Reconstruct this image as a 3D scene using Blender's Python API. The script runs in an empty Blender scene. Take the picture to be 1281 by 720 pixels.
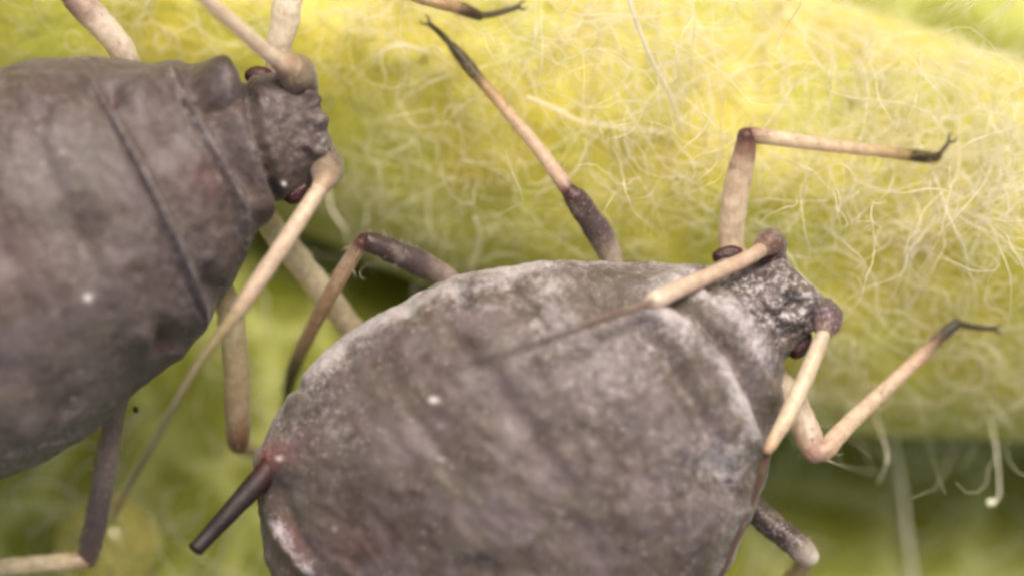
import bpy, math
import numpy as np
from mathutils import Vector

# ------------------------------------------------------------------ camera, sky, sun, exposure
# 1 unit is about a third of a millimetre; Z points from the plant towards the lens.
scene = bpy.context.scene
scene.unit_settings.system = 'METRIC'
scene.unit_settings.scale_length = 0.00033
COL = bpy.data.collections.new('aphids_on_stem'); scene.collection.children.link(COL)
D = 45.0
cam_data = bpy.data.cameras.new('camera'); cam = bpy.data.objects.new('camera', cam_data)
COL.objects.link(cam); scene.camera = cam
cam.location = (0, 0, D); cam.rotation_euler = (0, 0, 0)
cam_data.sensor_width = 36.0
cam_data.lens = 36.0 * D / 12.81
cam_data.clip_start = 0.5; cam_data.clip_end = 500
cam_data.dof.use_dof = True
cam_data.dof.focus_distance = D - 1.25
cam_data.dof.aperture_fstop = cam_data.lens * 1e-3 / 2.2      # wide macro aperture, shallow focus

SUN_EL, SUN_AZ = math.radians(52), math.radians(14)            # azimuth from +Y towards +X
world = bpy.data.worlds.new('World'); scene.world = world; world.use_nodes = True
wn = world.node_tree.nodes; wl = world.node_tree.links
sky = wn.new('ShaderNodeTexSky'); sky.sky_type = 'NISHITA'; sky.sun_disc = False
sky.sun_elevation = SUN_EL; sky.sun_rotation = SUN_AZ
sky.air_density = 1.0; sky.dust_density = 8.0; sky.ozone_density = 0.0
wl.new(sky.outputs[0], wn['Background'].inputs[0]); wn['Background'].inputs[1].default_value = 0.12
sun_data = bpy.data.lights.new('sun', 'SUN'); sun = bpy.data.objects.new('sun', sun_data); COL.objects.link(sun)
sun_data.energy = 3.0; sun_data.angle = math.radians(26); sun_data.color = (1.0, 0.93, 0.82)
sd = Vector((math.sin(SUN_AZ) * math.cos(SUN_EL), math.cos(SUN_AZ) * math.cos(SUN_EL), math.sin(SUN_EL)))
sun.rotation_euler = (-sd).to_track_quat('-Z', 'Y').to_euler(); sun.location = sd * 60
vs = scene.view_settings
vs.view_transform = 'Standard'; vs.look = 'None'; vs.gamma = 1.0; vs.use_curve_mapping = False
vs.exposure = 0.62
scene.render.engine = 'CYCLES'
scene.cycles.pixel_filter_type = 'BLACKMAN_HARRIS'; scene.cycles.filter_width = 3.0
scene.cycles.max_bounces = 7; scene.cycles.diffuse_bounces = 4; scene.cycles.transmission_bounces = 4; scene.cycles.transparent_max_bounces = 12     # the soft lens of the photograph

# ------------------------------------------------------------------ helpers
rng = np.random.default_rng(7)

LEGR = 0.9
def lin(c):
    c = np.asarray(c, float) / 255.0
    return np.where(c <= 0.04045, c / 12.92, ((c + 0.055) / 1.055) ** 2.4)

def P(px, py, w):
    k = (D - w) / D / 100.0
    return np.stack([(px - 640.5) * k, -(py - 360.0) * k, w + 0 * px], -1)

def hash3(i, j, k, seed):
    h = (i * 374761393 + j * 668265263 + k * 2147483647 + seed * 974711) & 0xffffffff
    h = ((h ^ (h >> 13)) * 1274126177) & 0xffffffff
    h = ((h ^ (h >> 16)) * 2246822519) & 0xffffffff
    return ((h ^ (h >> 15)) & 0xffffff) / float(0xffffff)

def vnoise(p, scale=1.0, seed=0):
    p = np.asarray(p, float) * scale
    i = np.floor(p).astype(np.int64); f = p - i; f = f * f * (3 - 2 * f)
    r = 0
    for a in (0, 1):
        for b in (0, 1):
            for c in (0, 1):
                wgt = (f[..., 0] if a else 1 - f[..., 0]) * (f[..., 1] if b else 1 - f[..., 1]) * (f[..., 2] if c else 1 - f[..., 2])
                r = r + wgt * hash3(i[..., 0] + a, i[..., 1] + b, i[..., 2] + c, seed)
    return r * 2 - 1

def fbm(p, scale, octaves=3, seed=0):
    r = 0; a = 1.0
    for o in range(octaves):
        r = r + a * vnoise(p, scale * 2 ** o, seed + o * 17); a *= 0.5
    return r

def catmull(pts, n):
    pts = np.asarray(pts, float); m = len(pts)
    q = np.vstack([2 * pts[0] - pts[1], pts, 2 * pts[-1] - pts[-2]])
    t = np.linspace(0, m - 1 - 1e-9, n); i = t.astype(int); f = (t - i)[:, None]
    p0, p1, p2, p3 = q[i], q[i + 1], q[i + 2], q[i + 3]
    return 0.5 * (2 * p1 + (p2 - p0) * f + (2 * p0 - 5 * p1 + 4 * p2 - p3) * f ** 2 + (3 * p1 - p0 - 3 * p2 + p3) * f ** 3)

def grid_faces(n, m, close=True):
    i = np.arange(n - 1)[:, None]; j = np.arange(m if close else m - 1)[None, :]
    a = i * m + j; b = i * m + (j + 1) % m
    return np.stack([a, b, b + m, a + m], -1).reshape(-1, 4)

def make_mesh(name, verts, faces, attrs=None, mat=None, parent=None, extra_faces=()):
    off = np.array(parent_world(parent)) if parent else np.zeros(3)
    me = bpy.data.meshes.new(name)
    fl = faces.tolist() if hasattr(faces, 'tolist') else list(faces)
    me.from_pydata((np.asarray(verts) - off).tolist(), [], fl + list(extra_faces))
    for k, v in (attrs or {}).items():
        v = np.asarray(v, np.float32)
        if v.ndim == 1:
            me.attributes.new(k, 'FLOAT', 'POINT').data.foreach_set('value', v)
        else:
            c = np.ones((len(v), 4), np.float32); c[:, :3] = v
            me.attributes.new(k, 'FLOAT_COLOR', 'POINT').data.foreach_set('color', c.ravel())
    me.polygons.foreach_set('use_smooth', np.ones(len(me.polygons), bool))
    if mat: me.materials.append(mat)
    me.update()
    o = bpy.data.objects.new(name, me); COL.objects.link(o)
    if parent: o.parent = parent
    return o

WORLD = {}
def parent_world(o):
    p = np.zeros(3)
    while o is not None:
        p = p + np.array(o.location); o = o.parent
    return p

def frames(c):
    t = np.gradient(c, axis=0); t /= np.linalg.norm(t, axis=1, keepdims=True) + 1e-12
    n = np.zeros_like(c); ref = np.array([0.0, 0, 1])
    if abs(t[0] @ ref) > 0.9: ref = np.array([1.0, 0, 0])
    v = ref - t[0] * (ref @ t[0]); n[0] = v / np.linalg.norm(v)
    for i in range(1, len(c)):
        v = n[i - 1] - t[i] * (n[i - 1] @ t[i]); n[i] = v / (np.linalg.norm(v) + 1e-12)
    return t, n, np.cross(t, n)

def tube_data(pts, per=9, sides=12, rough=0.05, cap=True, seed=0, flat=1.0, straight=False):
    """pts: (px, py, w, radius_px, (r,g,b) 0-255).  Returns verts, faces, colours."""
    arr = np.array([[p[0], p[1], p[2], p[3], *lin(p[4])] for p in pts], float)
    c3 = P(arr[:, 0], arr[:, 1], arr[:, 2])
    full = np.hstack([c3, arr[:, 3:4] / 100.0, arr[:, 4:]])
    s = catmull(full, (len(pts) - 1) * per + 1)
    s[:, 3] = np.maximum(s[:, 3], 0.002); s[:, 4:] = np.clip(s[:, 4:], 0, 1)
    if cap:
        def capring(e, inner):
            d = e[:3] - inner[:3]; d = d / np.linalg.norm(d); out = []
            for a in (0.4, 0.75, 1.0):
                q = e.copy(); q[:3] = e[:3] + d * e[3] * 0.9 * math.sin(a * math.pi / 2); q[3] = max(e[3] * math.cos(a * math.pi / 2), 1e-4); out.append(q)
            return out
        s = np.vstack([capring(s[0], s[1])[::-1], s, capring(s[-1], s[-2])])
    c = s[:, :3]; t, n, b = frames(c)
    th = np.linspace(0, 2 * np.pi, sides, endpoint=False)
    ring = np.cos(th)[None, :, None] * n[:, None, :] * flat + np.sin(th)[None, :, None] * b[:, None, :]
    v = c[:, None, :] + ring * s[:, 3][:, None, None]
    if rough:
        nz = fbm(v, 9.0, 3, seed)
        v = c[:, None, :] + ring * (s[:, 3][:, None] * (1 + rough * nz))[..., None]
    col = np.repeat(s[:, None, 4:], sides, 1)
    return v.reshape(-1, 3), grid_faces(len(s), sides), col.reshape(-1, 3)

def join(datas):
    V, F, C, o = [], [], [], 0
    for v, f, c in datas:
        V.append(v); F.append(f + o); C.append(c); o += len(v)
    return np.vstack(V), np.vstack(F), np.vstack(C)

def setae(pts, n, length, seed, col=(206, 190, 160)):
    """fine bristles standing off a tube, leaning towards its tip"""
    g = np.random.default_rng(seed + 900)
    a = np.array([[p[0], p[1], p[2], p[3]] for p in pts], float)
    c = catmull(np.hstack([P(a[:, 0], a[:, 1], a[:, 2]), a[:, 3:] / 100]), 80)
    t, nn, b = frames(c[:, :3]); out = []
    for k in range(n):
        i = int(g.integers(4, 76)); q = g.uniform(0, 2 * np.pi); d = math.cos(q) * nn[i] + math.sin(q) * b[i]
        ln = length * g.uniform(0.6, 1.3) / 100; o0 = c[i, :3] + d * c[i, 3] * 0.9
        o1 = o0 + (d * 0.75 + t[i] * 0.5) * ln * 0.6; o2 = o1 + (d * 0.45 + t[i] * 0.8) * ln * 0.5
        e = np.cross(t[i], d); V = []
        for o, rr in ((o0, 0.007), (o1, 0.005), (o2, 0.001)):
            V += [o + e * rr, o - e * rr * 0.5 + t[i] * rr * 0.8, o - e * rr * 0.5 - t[i] * rr * 0.8]
        out.append((np.array(V), grid_faces(3, 3), np.repeat(lin(col)[None], 9, 0)))
    return out

def tube(name, pts, mat, parent, wax=0.0, extra=(), bristles=0, blen=11, **k):
    v, f, c = join([tube_data(pts, **k)] + list(extra) + (setae(pts, bristles, blen, k.get('seed', 0)) if bristles else []))
    return make_mesh(name, v, f, {'col': c, 'wax': np.full(len(v), wax)}, mat, parent)

def poly_dist(px, py, line):
    """distance to a polyline and the parameter 0..1 along it"""
    best = np.full(px.shape, 1e9); par = np.zeros(px.shape)
    line = np.asarray(line, float); n = len(line) - 1
    for i in range(n):
        a, b = line[i], line[i + 1]; d = b - a
        t = np.clip(((px - a[0]) * d[0] + (py - a[1]) * d[1]) / (d @ d), 0, 1)
        q = np.hypot(px - a[0] - t * d[0], py - a[1] - t * d[1])
        m = q < best; best = np.where(m, q, best); par = np.where(m, (i + t) / n, par)
    return best, par

def thing(name, label, cat, loc, group=None):
    o = bpy.data.objects.new(name, None); COL.objects.link(o); o.location = loc
    o.empty_display_size = 0.3
    o['label'] = label; o['category'] = cat
    if group: o['group'] = group
    return o

# ------------------------------------------------------------------ materials
class NT:
    def __init__(self, name):
        self.m = bpy.data.materials.new(name); self.m.use_nodes = True
        self.n = self.m.node_tree.nodes; self.l = self.m.node_tree.links
        self.b = self.n['Principled BSDF']; self.out = self.n['Material Output']
        self.tc = self.n.new('ShaderNodeTexCoord').outputs['Object']
    def link(self, a, b): self.l.new(a, b)
    def noise(self, scale, detail=4, rough=0.55, dist=0.0, vec=None):
        x = self.n.new('ShaderNodeTexNoise'); self.link(vec or self.tc, x.inputs['Vector'])
        x.inputs['Scale'].default_value = scale; x.inputs['Detail'].default_value = detail
        x.inputs['Roughness'].default_value = rough; x.inputs['Distortion'].default_value = dist
        return x.outputs['Fac']
    def voro(self, scale, feature='F1'):
        x = self.n.new('ShaderNodeTexVoronoi'); x.feature = feature; self.link(self.tc, x.inputs['Vector'])
        x.inputs['Scale'].default_value = scale; return x.outputs['Distance']
    def ramp(self, fac, lo, hi, a=0.0, b=1.0):
        x = self.n.new('ShaderNodeMapRange'); x.interpolation_type = 'SMOOTHSTEP'; self.link(fac, x.inputs[0])
        for i, v in enumerate((lo, hi, a, b)): x.inputs[i + 1].default_value = v
        return x.outputs[0]
    def mix(self, fac, a, b, mode='MIX'):
        x = self.n.new('ShaderNodeMix'); x.data_type = 'RGBA'; x.blend_type = mode
        for s, v in ((0, fac), (6, a), (7, b)):
            if hasattr(v, 'is_linked'): self.link(v, x.inputs[s])
            elif s == 0: x.inputs[0].default_value = v
            else: x.inputs[s].default_value = (*v, 1)
        return x.outputs[2]
    def math(self, op, a, b):
        x = self.n.new('ShaderNodeMath'); x.operation = op
        for i, v in enumerate((a, b)):
            if hasattr(v, 'is_linked'): self.link(v, x.inputs[i])
            else: x.inputs[i].default_value = v
        return x.outputs[0]
    def attr(self, name, fac=True):
        x = self.n.new('ShaderNodeAttribute'); x.attribute_name = name
        return x.outputs['Fac'] if fac else x.outputs['Color']
    def bump(self, h, strength, dist=0.05, normal=None):
        x = self.n.new('ShaderNodeBump'); self.link(h, x.inputs['Height'])
        x.inputs['Strength'].default_value = strength; x.inputs['Distance'].default_value = dist
        if normal: self.link(normal, x.inputs['Normal'])
        return x.outputs[0]
    def set(self, **k):
        for a, v in k.items():
            s = self.b.inputs[a.replace('_', ' ')]
            if hasattr(v, 'is_linked'): self.link(v, s)
            else: s.default_value = v
    def translucent(self, fac, color):
        t = self.n.new('ShaderNodeBsdfTranslucent'); x = self.n.new('ShaderNodeMixShader')
        if hasattr(color, 'is_linked'): self.link(color, t.inputs[0])
        else: t.inputs[0].default_value = (*color, 1)
        x.inputs[0].default_value = fac
        self.link(self.b.outputs[0], x.inputs[1]); self.link(t.outputs[0], x.inputs[2]); self.link(x.outputs[0], self.out.inputs[0])

def mat_body(name, c_brown, c_olive, c_violet, wax_gain, seed):
    m = NT(name)
    mp = m.n.new('ShaderNodeMapping'); m.link(m.tc, mp.inputs[0]); mp.inputs['Location'].default_value = (seed, seed * 2, 0); m.tc = mp.outputs[0]
    big = m.noise(0.55, 3, 0.5, 0.4); mid = m.noise(1.6, 4, 0.6, 0.6); fine = m.noise(9, 5, 0.65); grain = m.noise(34, 3, 0.7)
    c = m.mix(m.ramp(big, 0.38, 0.62), c_brown, c_olive)
    c = m.mix(m.ramp(mid, 0.44, 0.62), c, c_violet)
    c = m.mix(m.ramp(m.noise(2.0, 3, 0.5, 0.5), 0.34, 0.50, 0.55, 0.0), c, tuple(np.array(c_brown) * 0.62))
    c = m.mix(m.ramp(fine, 0.35, 0.7, 0.0, 0.35), c, tuple(np.array(c_violet) * 1.35))
    c = m.mix(m.attr('red'), c, (0.10, 0.018, 0.016))
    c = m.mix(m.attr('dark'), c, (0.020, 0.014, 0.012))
    # powdery wax: fine flakes, thicker where the wax attribute says
    wax = m.attr('wax')
    flake = m.ramp(m.math('ADD', m.math('MULTIPLY', wax, 0.30 * wax_gain), m.math('ADD', m.math('MULTIPLY', grain, 0.6), m.math('MULTIPLY', fine, 0.4))), 0.56, 0.82, 0.0, 0.7)
    c = m.mix(flake, c, (0.40, 0.37, 0.38))
    gran = m.attr('gran')
    gz = m.ramp(m.noise(12, 4, 0.75, 0.3), 0.47, 0.62)
    c = m.mix(m.math('MULTIPLY', gran, gz), c, (0.40, 0.37, 0.37))
    gd = m.ramp(m.noise(8, 4, 0.7, 0.4), 0.50, 0.38)
    c = m.mix(m.math('MULTIPLY', m.math('MULTIPLY', gran, gd), 0.75), c, (0.035, 0.028, 0.030))
    vx = m.n.new('ShaderNodeTexVoronoi'); m.link(m.tc, vx.inputs['Vector']); vx.inputs['Scale'].default_value = 15.0
    sep = m.n.new('ShaderNodeSeparateColor'); m.link(vx.outputs['Color'], sep.inputs[0])
    grit = m.math('MULTIPLY', m.ramp(vx.outputs['Distance'], 0.34, 0.12), m.ramp(m.math('ADD', sep.outputs[0], m.math('MULTIPLY', wax, 0.25)), 0.80, 0.95, 0.0, 0.22 * wax_gain))
    c = m.mix(grit, c, (0.62, 0.58, 0.57))
    c = m.mix(m.attr('white'), c, (0.85, 0.80, 0.76))  # white dots: wax grains and painted glints
    nb = m.bump(m.noise(3.2, 4, 0.55), 0.25, 0.08)
    nb = m.bump(fine, 0.28, 0.03, nb)
    nb = m.bump(grain, 0.4, 0.012, nb)
    m.set(Base_Color=c, Roughness=0.55, Normal=nb)
    m.b.inputs['Specular IOR Level'].default_value = 0.35
    m.b.inputs['Sheen Weight'].default_value = 0.10; m.b.inputs['Sheen Roughness'].default_value = 0.45
    m.b.inputs['Sheen Tint'].default_value = (0.95, 0.9, 0.92, 1)
    return m.m

def mat_cuticle(name, trans=0.32, rough=0.28, glass=0.36):
    m = NT(name); col = m.attr('col', False); wax = m.attr('wax')
    fine = m.noise(10, 5, 0.65, 0.5); grain = m.noise(30, 3, 0.7); mid = m.noise(4, 3, 0.5)
    dk = m.mix(1.0, col, (0.80, 0.74, 0.72), 'MULTIPLY')
    c = m.mix(m.ramp(fine, 0.38, 0.62), dk, col)
    if trans: c = m.mix(m.ramp(mid, 0.55, 0.75, 0.0, 0.25), c, (0.75, 0.66, 0.52))
    fl = m.ramp(m.math('ADD', m.math('MULTIPLY', wax, 0.3), grain), 0.66, 0.86, 0.0, 0.8)
    c = m.mix(fl, c, (0.58, 0.53, 0.53))
    nb = m.bump(fine, 0.45, 0.03); nb = m.bump(grain, 0.35, 0.010, nb)
    m.set(Base_Color=c, Roughness=rough, Normal=nb)
    m.b.inputs['Sheen Weight'].default_value = 0.2 if trans else 0.0
    m.b.inputs['Transmission Weight'].default_value = glass; m.b.inputs['IOR'].default_value = 1.38
    m.translucent(trans, c)
    return m.m

def mat_stem():
    m = NT('stem_skin')
    a = m.noise(0.45, 3, 0.5, 0.5); b = m.noise(1.7, 4, 0.6); f = m.noise(8, 4, 0.6)
    c = m.mix(m.ramp(a, 0.35, 0.65), tuple(lin((172, 160, 58))), tuple(lin((156, 158, 56))))
    c = m.mix(m.ramp(b, 0.45, 0.75, 0, 0.7), c, tuple(lin((192, 186, 112))))
    c = m.mix(m.ramp(f, 0.4, 0.7, 0, 0.4), c, tuple(lin((146, 140, 42))))
    nb = m.bump(b, 0.4, 0.25); nb = m.bump(f, 0.35, 0.05, nb)
    m.set(Base_Color=c, Roughness=0.48, Normal=nb)
    m.b.inputs['Sheen Weight'].default_value = 0.3; m.b.inputs['Sheen Roughness'].default_value = 0.6; m.b.inputs['Sheen Tint'].default_value = (0.95, 0.92, 0.6, 1)
    m.b.inputs['Specular IOR Level'].default_value = 0.25
    return m.m

def mat_leaf():
    m = NT('leaf_skin')
    a = m.noise(0.3, 3, 0.5, 0.5); b = m.noise(1.2, 4, 0.6, 0.6)
    c = m.mix(m.ramp(a, 0.35, 0.65), tuple(lin((100, 106, 18))), tuple(lin((114, 118, 30))))
    c = m.mix(m.ramp(b, 0.4, 0.7, 0, 0.8), c, tuple(lin((140, 142, 66))))
    v = m.voro(0.55, 'DISTANCE_TO_EDGE')
    c = m.mix(m.ramp(v, 0.0, 0.14, 0.55, 0.0), c, tuple(lin((176, 180, 104))))
    m.b.inputs['Specular IOR Level'].default_value = 0.15
    nb = m.bump(v, 0.35, 0.3); nb = m.bump(b, 0.5, 0.3, nb)
    m.set(Base_Color=c, Roughness=0.5, Normal=nb)
    return m.m

def mat_hair(name, col, trans=0.45, clear=0.32):
    m = NT(name)
    c = m.mix(m.ramp(m.noise(2.0, 2), 0.35, 0.65), tuple(lin(col)), tuple(lin((250, 244, 228))))
    m.set(Base_Color=c, Roughness=0.22)
    m.b.inputs['Specular IOR Level'].default_value = 0.9
    m.translucent(trans, c)
    sh = m.out.inputs[0].links[0].from_socket; x = m.n.new('ShaderNodeMixShader'); tr = m.n.new('ShaderNodeBsdfTransparent')
    x.inputs[0].default_value = clear; m.link(sh, x.inputs[1]); m.link(tr.outputs[0], x.inputs[2]); m.link(x.outputs[0], m.out.inputs[0])
    return m.m

def mat_simple(name, col, rough, bump=None, **kw):
    m = NT(name)
    n = m.noise(6, 4, 0.6)
    c = m.mix(m.ramp(n, 0.3, 0.7), tuple(col), tuple(np.array(col) * 1.6))
    m.set(Base_Color=c, Roughness=rough)
    if bump: m.set(Normal=m.bump(m.noise(bump[0], 3), bump[1], 0.03))
    for k, v in kw.items(): m.b.inputs[k.replace('_', ' ')].default_value = v
    return m.m

M_BODY_R = mat_body('waxy_grey_cuticle', tuple(lin((60, 48, 41))), tuple(lin((72, 64, 54))), tuple(lin((83, 73, 72))), 1.0, 3.1)
M_BODY_L = mat_body('brown_grey_cuticle', tuple(lin((60, 48, 43))), tuple(lin((69, 62, 54))), tuple(lin((76, 67, 66))), 0.4, 8.4)
M_LEG = mat_cuticle('leg_cuticle')
M_CLEAR = mat_cuticle('clear_leg_cuticle', 0.32, 0.24, 0.5)
M_SIPH = mat_cuticle('siphunculus_cuticle', 0.0, 0.55, 0.0)
M_STEM = mat_stem(); M_LEAF = mat_leaf()
M_HAIR = mat_hair('plant_hair', (252, 248, 232), 0.5); M_HAIR2 = mat_hair('plant_hair_pale', (246, 240, 222), 0.5)
M_EYE = mat_simple('compound_eye', (0.026, 0.005, 0.005), 0.34, (26, 0.9))
M_DROP = mat_simple('honeydew', tuple(lin((214, 206, 130))), 0.08, None, Transmission_Weight=0.8, IOR=1.36)
M_SPECK = mat_simple('dark_speck', (0.03, 0.03, 0.015), 0.6, (8, 0.5))
M_BEAD = mat_simple('gland_bead', tuple(lin((225, 228, 205))), 0.06, None, Transmission_Weight=0.6)

# ------------------------------------------------------------------ the setting: stem and leaf
SX = np.array([-900, -100, 200, 350, 500, 800, 1000, 1281, 1400, 2100], float)
S_TOP = np.array([-560, -330, -270, -240, -200, -110, -50, 45, 90, 330], float)
S_BOT = np.array([60, 190, 238, 280, 340, 495, 560, 560, 570, 700], float)
SH = 2.7; DROP = 0.6
def stem_edges(x):
    k = np.ones(61) / 61.0
    xs = np.linspace(-900, 2100, 601)
    t = np.convolve(np.pad(np.interp(xs, SX, S_TOP), 30, 'edge'), k, 'valid'); b = np.convolve(np.pad(np.interp(xs, SX, S_BOT), 30, 'edge'), k, 'valid')
    return np.interp(x, xs, t), np.interp(x, xs, b)
def stem_w(x, y):
    """height of the stem's upper surface; x, y in plan hundredths"""
    t, b = stem_edges(x); s = np.clip((y - (t + b) / 2) / ((b - t) / 2), -1, 1)
    w = -SH + SH * np.sqrt(np.maximum(1 - np.abs(s) ** np.where(s > 0, 1.3, 1.9), 0))
    q = np.stack([x / 100, y / 100, 0 * x], -1)
    return w - DROP + 0.10 * fbm(q, 0.7, 3, 5) * (1 - s ** 2)
def leaf_w(x, y):
    q = np.stack([x / 100, y / 100, 0 * x], -1)
    up = 1 / (1 + np.exp(-((y - 350) * 0.8 - (x - 250) * 0.55) / 110))
    return -4.7 + 2.4 * up - 1.0 / (1 + np.exp(-(x - 860) / 70)) + 0.22 * fbm(q, 0.45, 3, 9) + 0.05 * fbm(q, 1.8, 3, 19)
def plan(x, y, w): return np.stack([(x - 640.5) / 100, -(y - 360) / 100, w], -1)

nx, ns = 420, 120
xs = np.linspace(-850, 2050, nx); th = np.linspace(0, 2 * np.pi, ns, endpoint=False)
X = np.repeat(xs[:, None], ns, 1); t_, b_ = stem_edges(X)
s_ = -np.cos(th)[None, :]; Y = (t_ + b_) / 2 + s_ * (b_ - t_) / 2
up = np.sin(th)[None, :] >= 0
W = np.where(up, stem_w(X, Y), -SH - DROP - 2.4 * np.sqrt(np.maximum(1 - np.abs(s_) ** 1.9, 0)))
stem = make_mesh('stem', plan(X, Y, W).reshape(-1, 3), grid_faces(nx, ns), None, M_STEM, None,
                 [tuple(range(ns)), tuple(range((nx - 1) * ns, nx * ns))[::-1]])
stem['kind'] = 'structure'
lx = np.linspace(-2600, 3900, 330); ly = np.linspace(-2400, 3000, 280)
X, Y = np.meshgrid(lx, ly, indexing='ij')
leaf = make_mesh('leaf', plan(X, Y, leaf_w(X, Y)).reshape(-1, 3), grid_faces(330, 280, False)[:, ::-1], None, M_LEAF)
leaf['kind'] = 'structure'

# ------------------------------------------------------------------ aphid bodies
def blob(px, py, c, rx, ry=None, ang=0):
    ry = ry or rx; a = math.radians(ang); dx, dy = px - c[0], py - c[1]
    u = (dx * math.cos(a) + dy * math.sin(a)) / rx; v = (-dx * math.sin(a) + dy * math.cos(a)) / ry
    return np.exp(-(u * u + v * v))

TOPS = {}
def body_top(parent, x, y, d):
    qx, qy, qz = TOPS[parent.name]; m = np.hypot(qx - x, qy - y) < 9
    return float(qz[m].max()) + d
def make_body(parent, sections, feats, masks, mat, seed, n=330, m=220, bow=0.0, rough=0.035):
    S = np.array([[*a, *b, w0, h] for a, b, w0, h in sections], float)
    s = catmull(S, n)
    L = P(s[:, 0], s[:, 1], s[:, 4]); R = P(s[:, 2], s[:, 3], s[:, 4])
    C = (L + R) / 2; lat = (R - L) / 2; h = np.maximum(s[:, 5] * 0.8, 0.01)
    ax = np.gradient(C, axis=0); ax /= np.linalg.norm(ax, axis=1, keepdims=True) + 1e-9
    th = np.linspace(0, 2 * np.pi, m, endpoint=False)
    ct, st = np.cos(th), np.sin(th)
    x = np.sign(ct) * np.abs(ct) ** 0.92
    z = np.where(st >= 0, np.abs(st) ** 0.88, -0.6 * np.abs(st) ** 0.9)
    hw = np.linalg.norm(lat, axis=1)
    V = C[:, None] + lat[:, None] * x[None, :, None]
    V[..., 2] += h[:, None] * z[None]
    V -= ax[:, None] * (bow * hw)[:, None, None] * (np.maximum(z, 0) ** 2)[None, :, None]
    du = np.roll(V, -1, 1) - np.roll(V, 1, 1); dv = np.gradient(V, axis=0)
    N = np.cross(du, dv); N /= np.linalg.norm(N, axis=-1, keepdims=True) + 1e-9
    ctr = C[n // 2]
    if ((V[n // 2] - ctr) * N[n // 2]).sum() < 0: N = -N
    k = D / (D - V[..., 2]) * 100
    px = 640.5 + V[..., 0] * k; py = 360 - V[..., 1] * k
    top = np.clip((z + 0.35) / 0.45, 0, 1)[None]
    d = np.zeros(px.shape)
    for kind, geo, wd, dep in feats:
        if kind == 'line':
            q, par = poly_dist(px, py, geo); e = np.clip(np.minimum(par, 1 - par) * 6 + 0.25, 0, 1)
            d += dep * np.exp(-(q / wd) ** 2) * e * top
        elif kind == 'step':                           # overlapping plate: proud on one side of the line, falling off behind it
            q, par = poly_dist(px, py, geo); g = np.asarray(geo, float); dd = g[-1] - g[0]
            side = np.sign((px - g[0, 0]) * dd[1] - (py - g[0, 1]) * dd[0])
            e = np.clip(np.minimum(par, 1 - par) * 5 + 0.06, 0, 1)
            d += dep * e * top * np.where(side > 0, -0.32 * np.exp(-((q - wd * 1.4) / (wd * 1.3)) ** 2), 0.0) + dep * 0.75 * e * top * np.exp(-((q * np.where(side > 0, 2.0, 1.0)) / (wd * 0.8)) ** 2)
        else:
            d += dep * blob(px, py, geo, *wd) * top
    taper = np.minimum(1, hw / 0.6)[:, None]
    d = d * taper + taper * (0.06 * fbm(V, 0.9, 2, seed) + rough * fbm(V, 3.0, 3, seed + 3) + 0.012 * fbm(V, 11.0, 3, seed + 5))
    for key, kind, geo, wd, amt in masks:
        if key == 'gran': d = d + taper * amt * 0.10 * blob(px, py, geo, *wd) * fbm(V, 5.0, 3, seed + 21) * top
    V = V + N * d[..., None]
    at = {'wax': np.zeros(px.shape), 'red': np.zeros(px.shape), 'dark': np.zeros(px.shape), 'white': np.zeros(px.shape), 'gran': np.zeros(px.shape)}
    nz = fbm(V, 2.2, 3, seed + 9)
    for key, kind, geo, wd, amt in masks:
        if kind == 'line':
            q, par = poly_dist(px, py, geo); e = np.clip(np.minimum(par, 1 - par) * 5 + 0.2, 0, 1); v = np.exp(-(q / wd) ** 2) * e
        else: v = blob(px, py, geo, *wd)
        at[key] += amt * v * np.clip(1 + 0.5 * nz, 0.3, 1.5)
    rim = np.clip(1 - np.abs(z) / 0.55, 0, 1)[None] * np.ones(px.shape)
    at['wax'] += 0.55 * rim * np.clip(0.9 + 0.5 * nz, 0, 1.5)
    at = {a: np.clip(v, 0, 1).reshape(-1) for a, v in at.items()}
    TOPS[parent.name] = (640.5 + V[..., 0] * D / (D - V[..., 2]) * 100, 360 - V[..., 1] * D / (D - V[..., 2]) * 100, V[..., 2])
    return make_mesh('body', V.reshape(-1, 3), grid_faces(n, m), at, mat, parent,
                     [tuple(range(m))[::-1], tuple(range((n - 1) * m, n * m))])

def make_eye(parent, px, py, w, rx, ry, ang, seed):
    ni, nj = 22, 26
    a = np.linspace(0.02, np.pi - 0.02, ni)[:, None]; b = np.linspace(0, 2 * np.pi, nj, endpoint=False)[None]
    q = np.stack([np.sin(a) * np.cos(b), np.sin(a) * np.sin(b), np.cos(a) + 0 * b], -1)
    facet = np.abs(np.sin(a * 9) * np.sin(b * 9 + (np.floor(a * 9 / np.pi) % 2) * 1.57))
    q = q * (1 + 0.07 * facet + 0.05 * fbm(q, 3, 2, seed))[..., None]
    c, s = math.cos(math.radians(ang)), math.sin(math.radians(ang))
    x = q[..., 0] * rx / 100; y = q[..., 1] * ry / 100; z = q[..., 2] * min(rx, ry) / 100
    v = np.stack([x * c - y * s, -(x * s + y * c), z], -1) + P(np.array(px), np.array(py), np.array(w))
    return make_mesh('eye', v.reshape(-1, 3), grid_faces(ni, nj)[:, ::-1], None, M_EYE, parent, [tuple(range(nj)), tuple(range((ni - 1) * nj, ni * nj))[::-1]])

TAN, PINK, DARK, OLIVE, VIOLET, BROWN = (214, 190, 150), (198, 164, 138), (70, 58, 40), (88, 78, 40), (112, 98, 96), (120, 86, 72)

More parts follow.
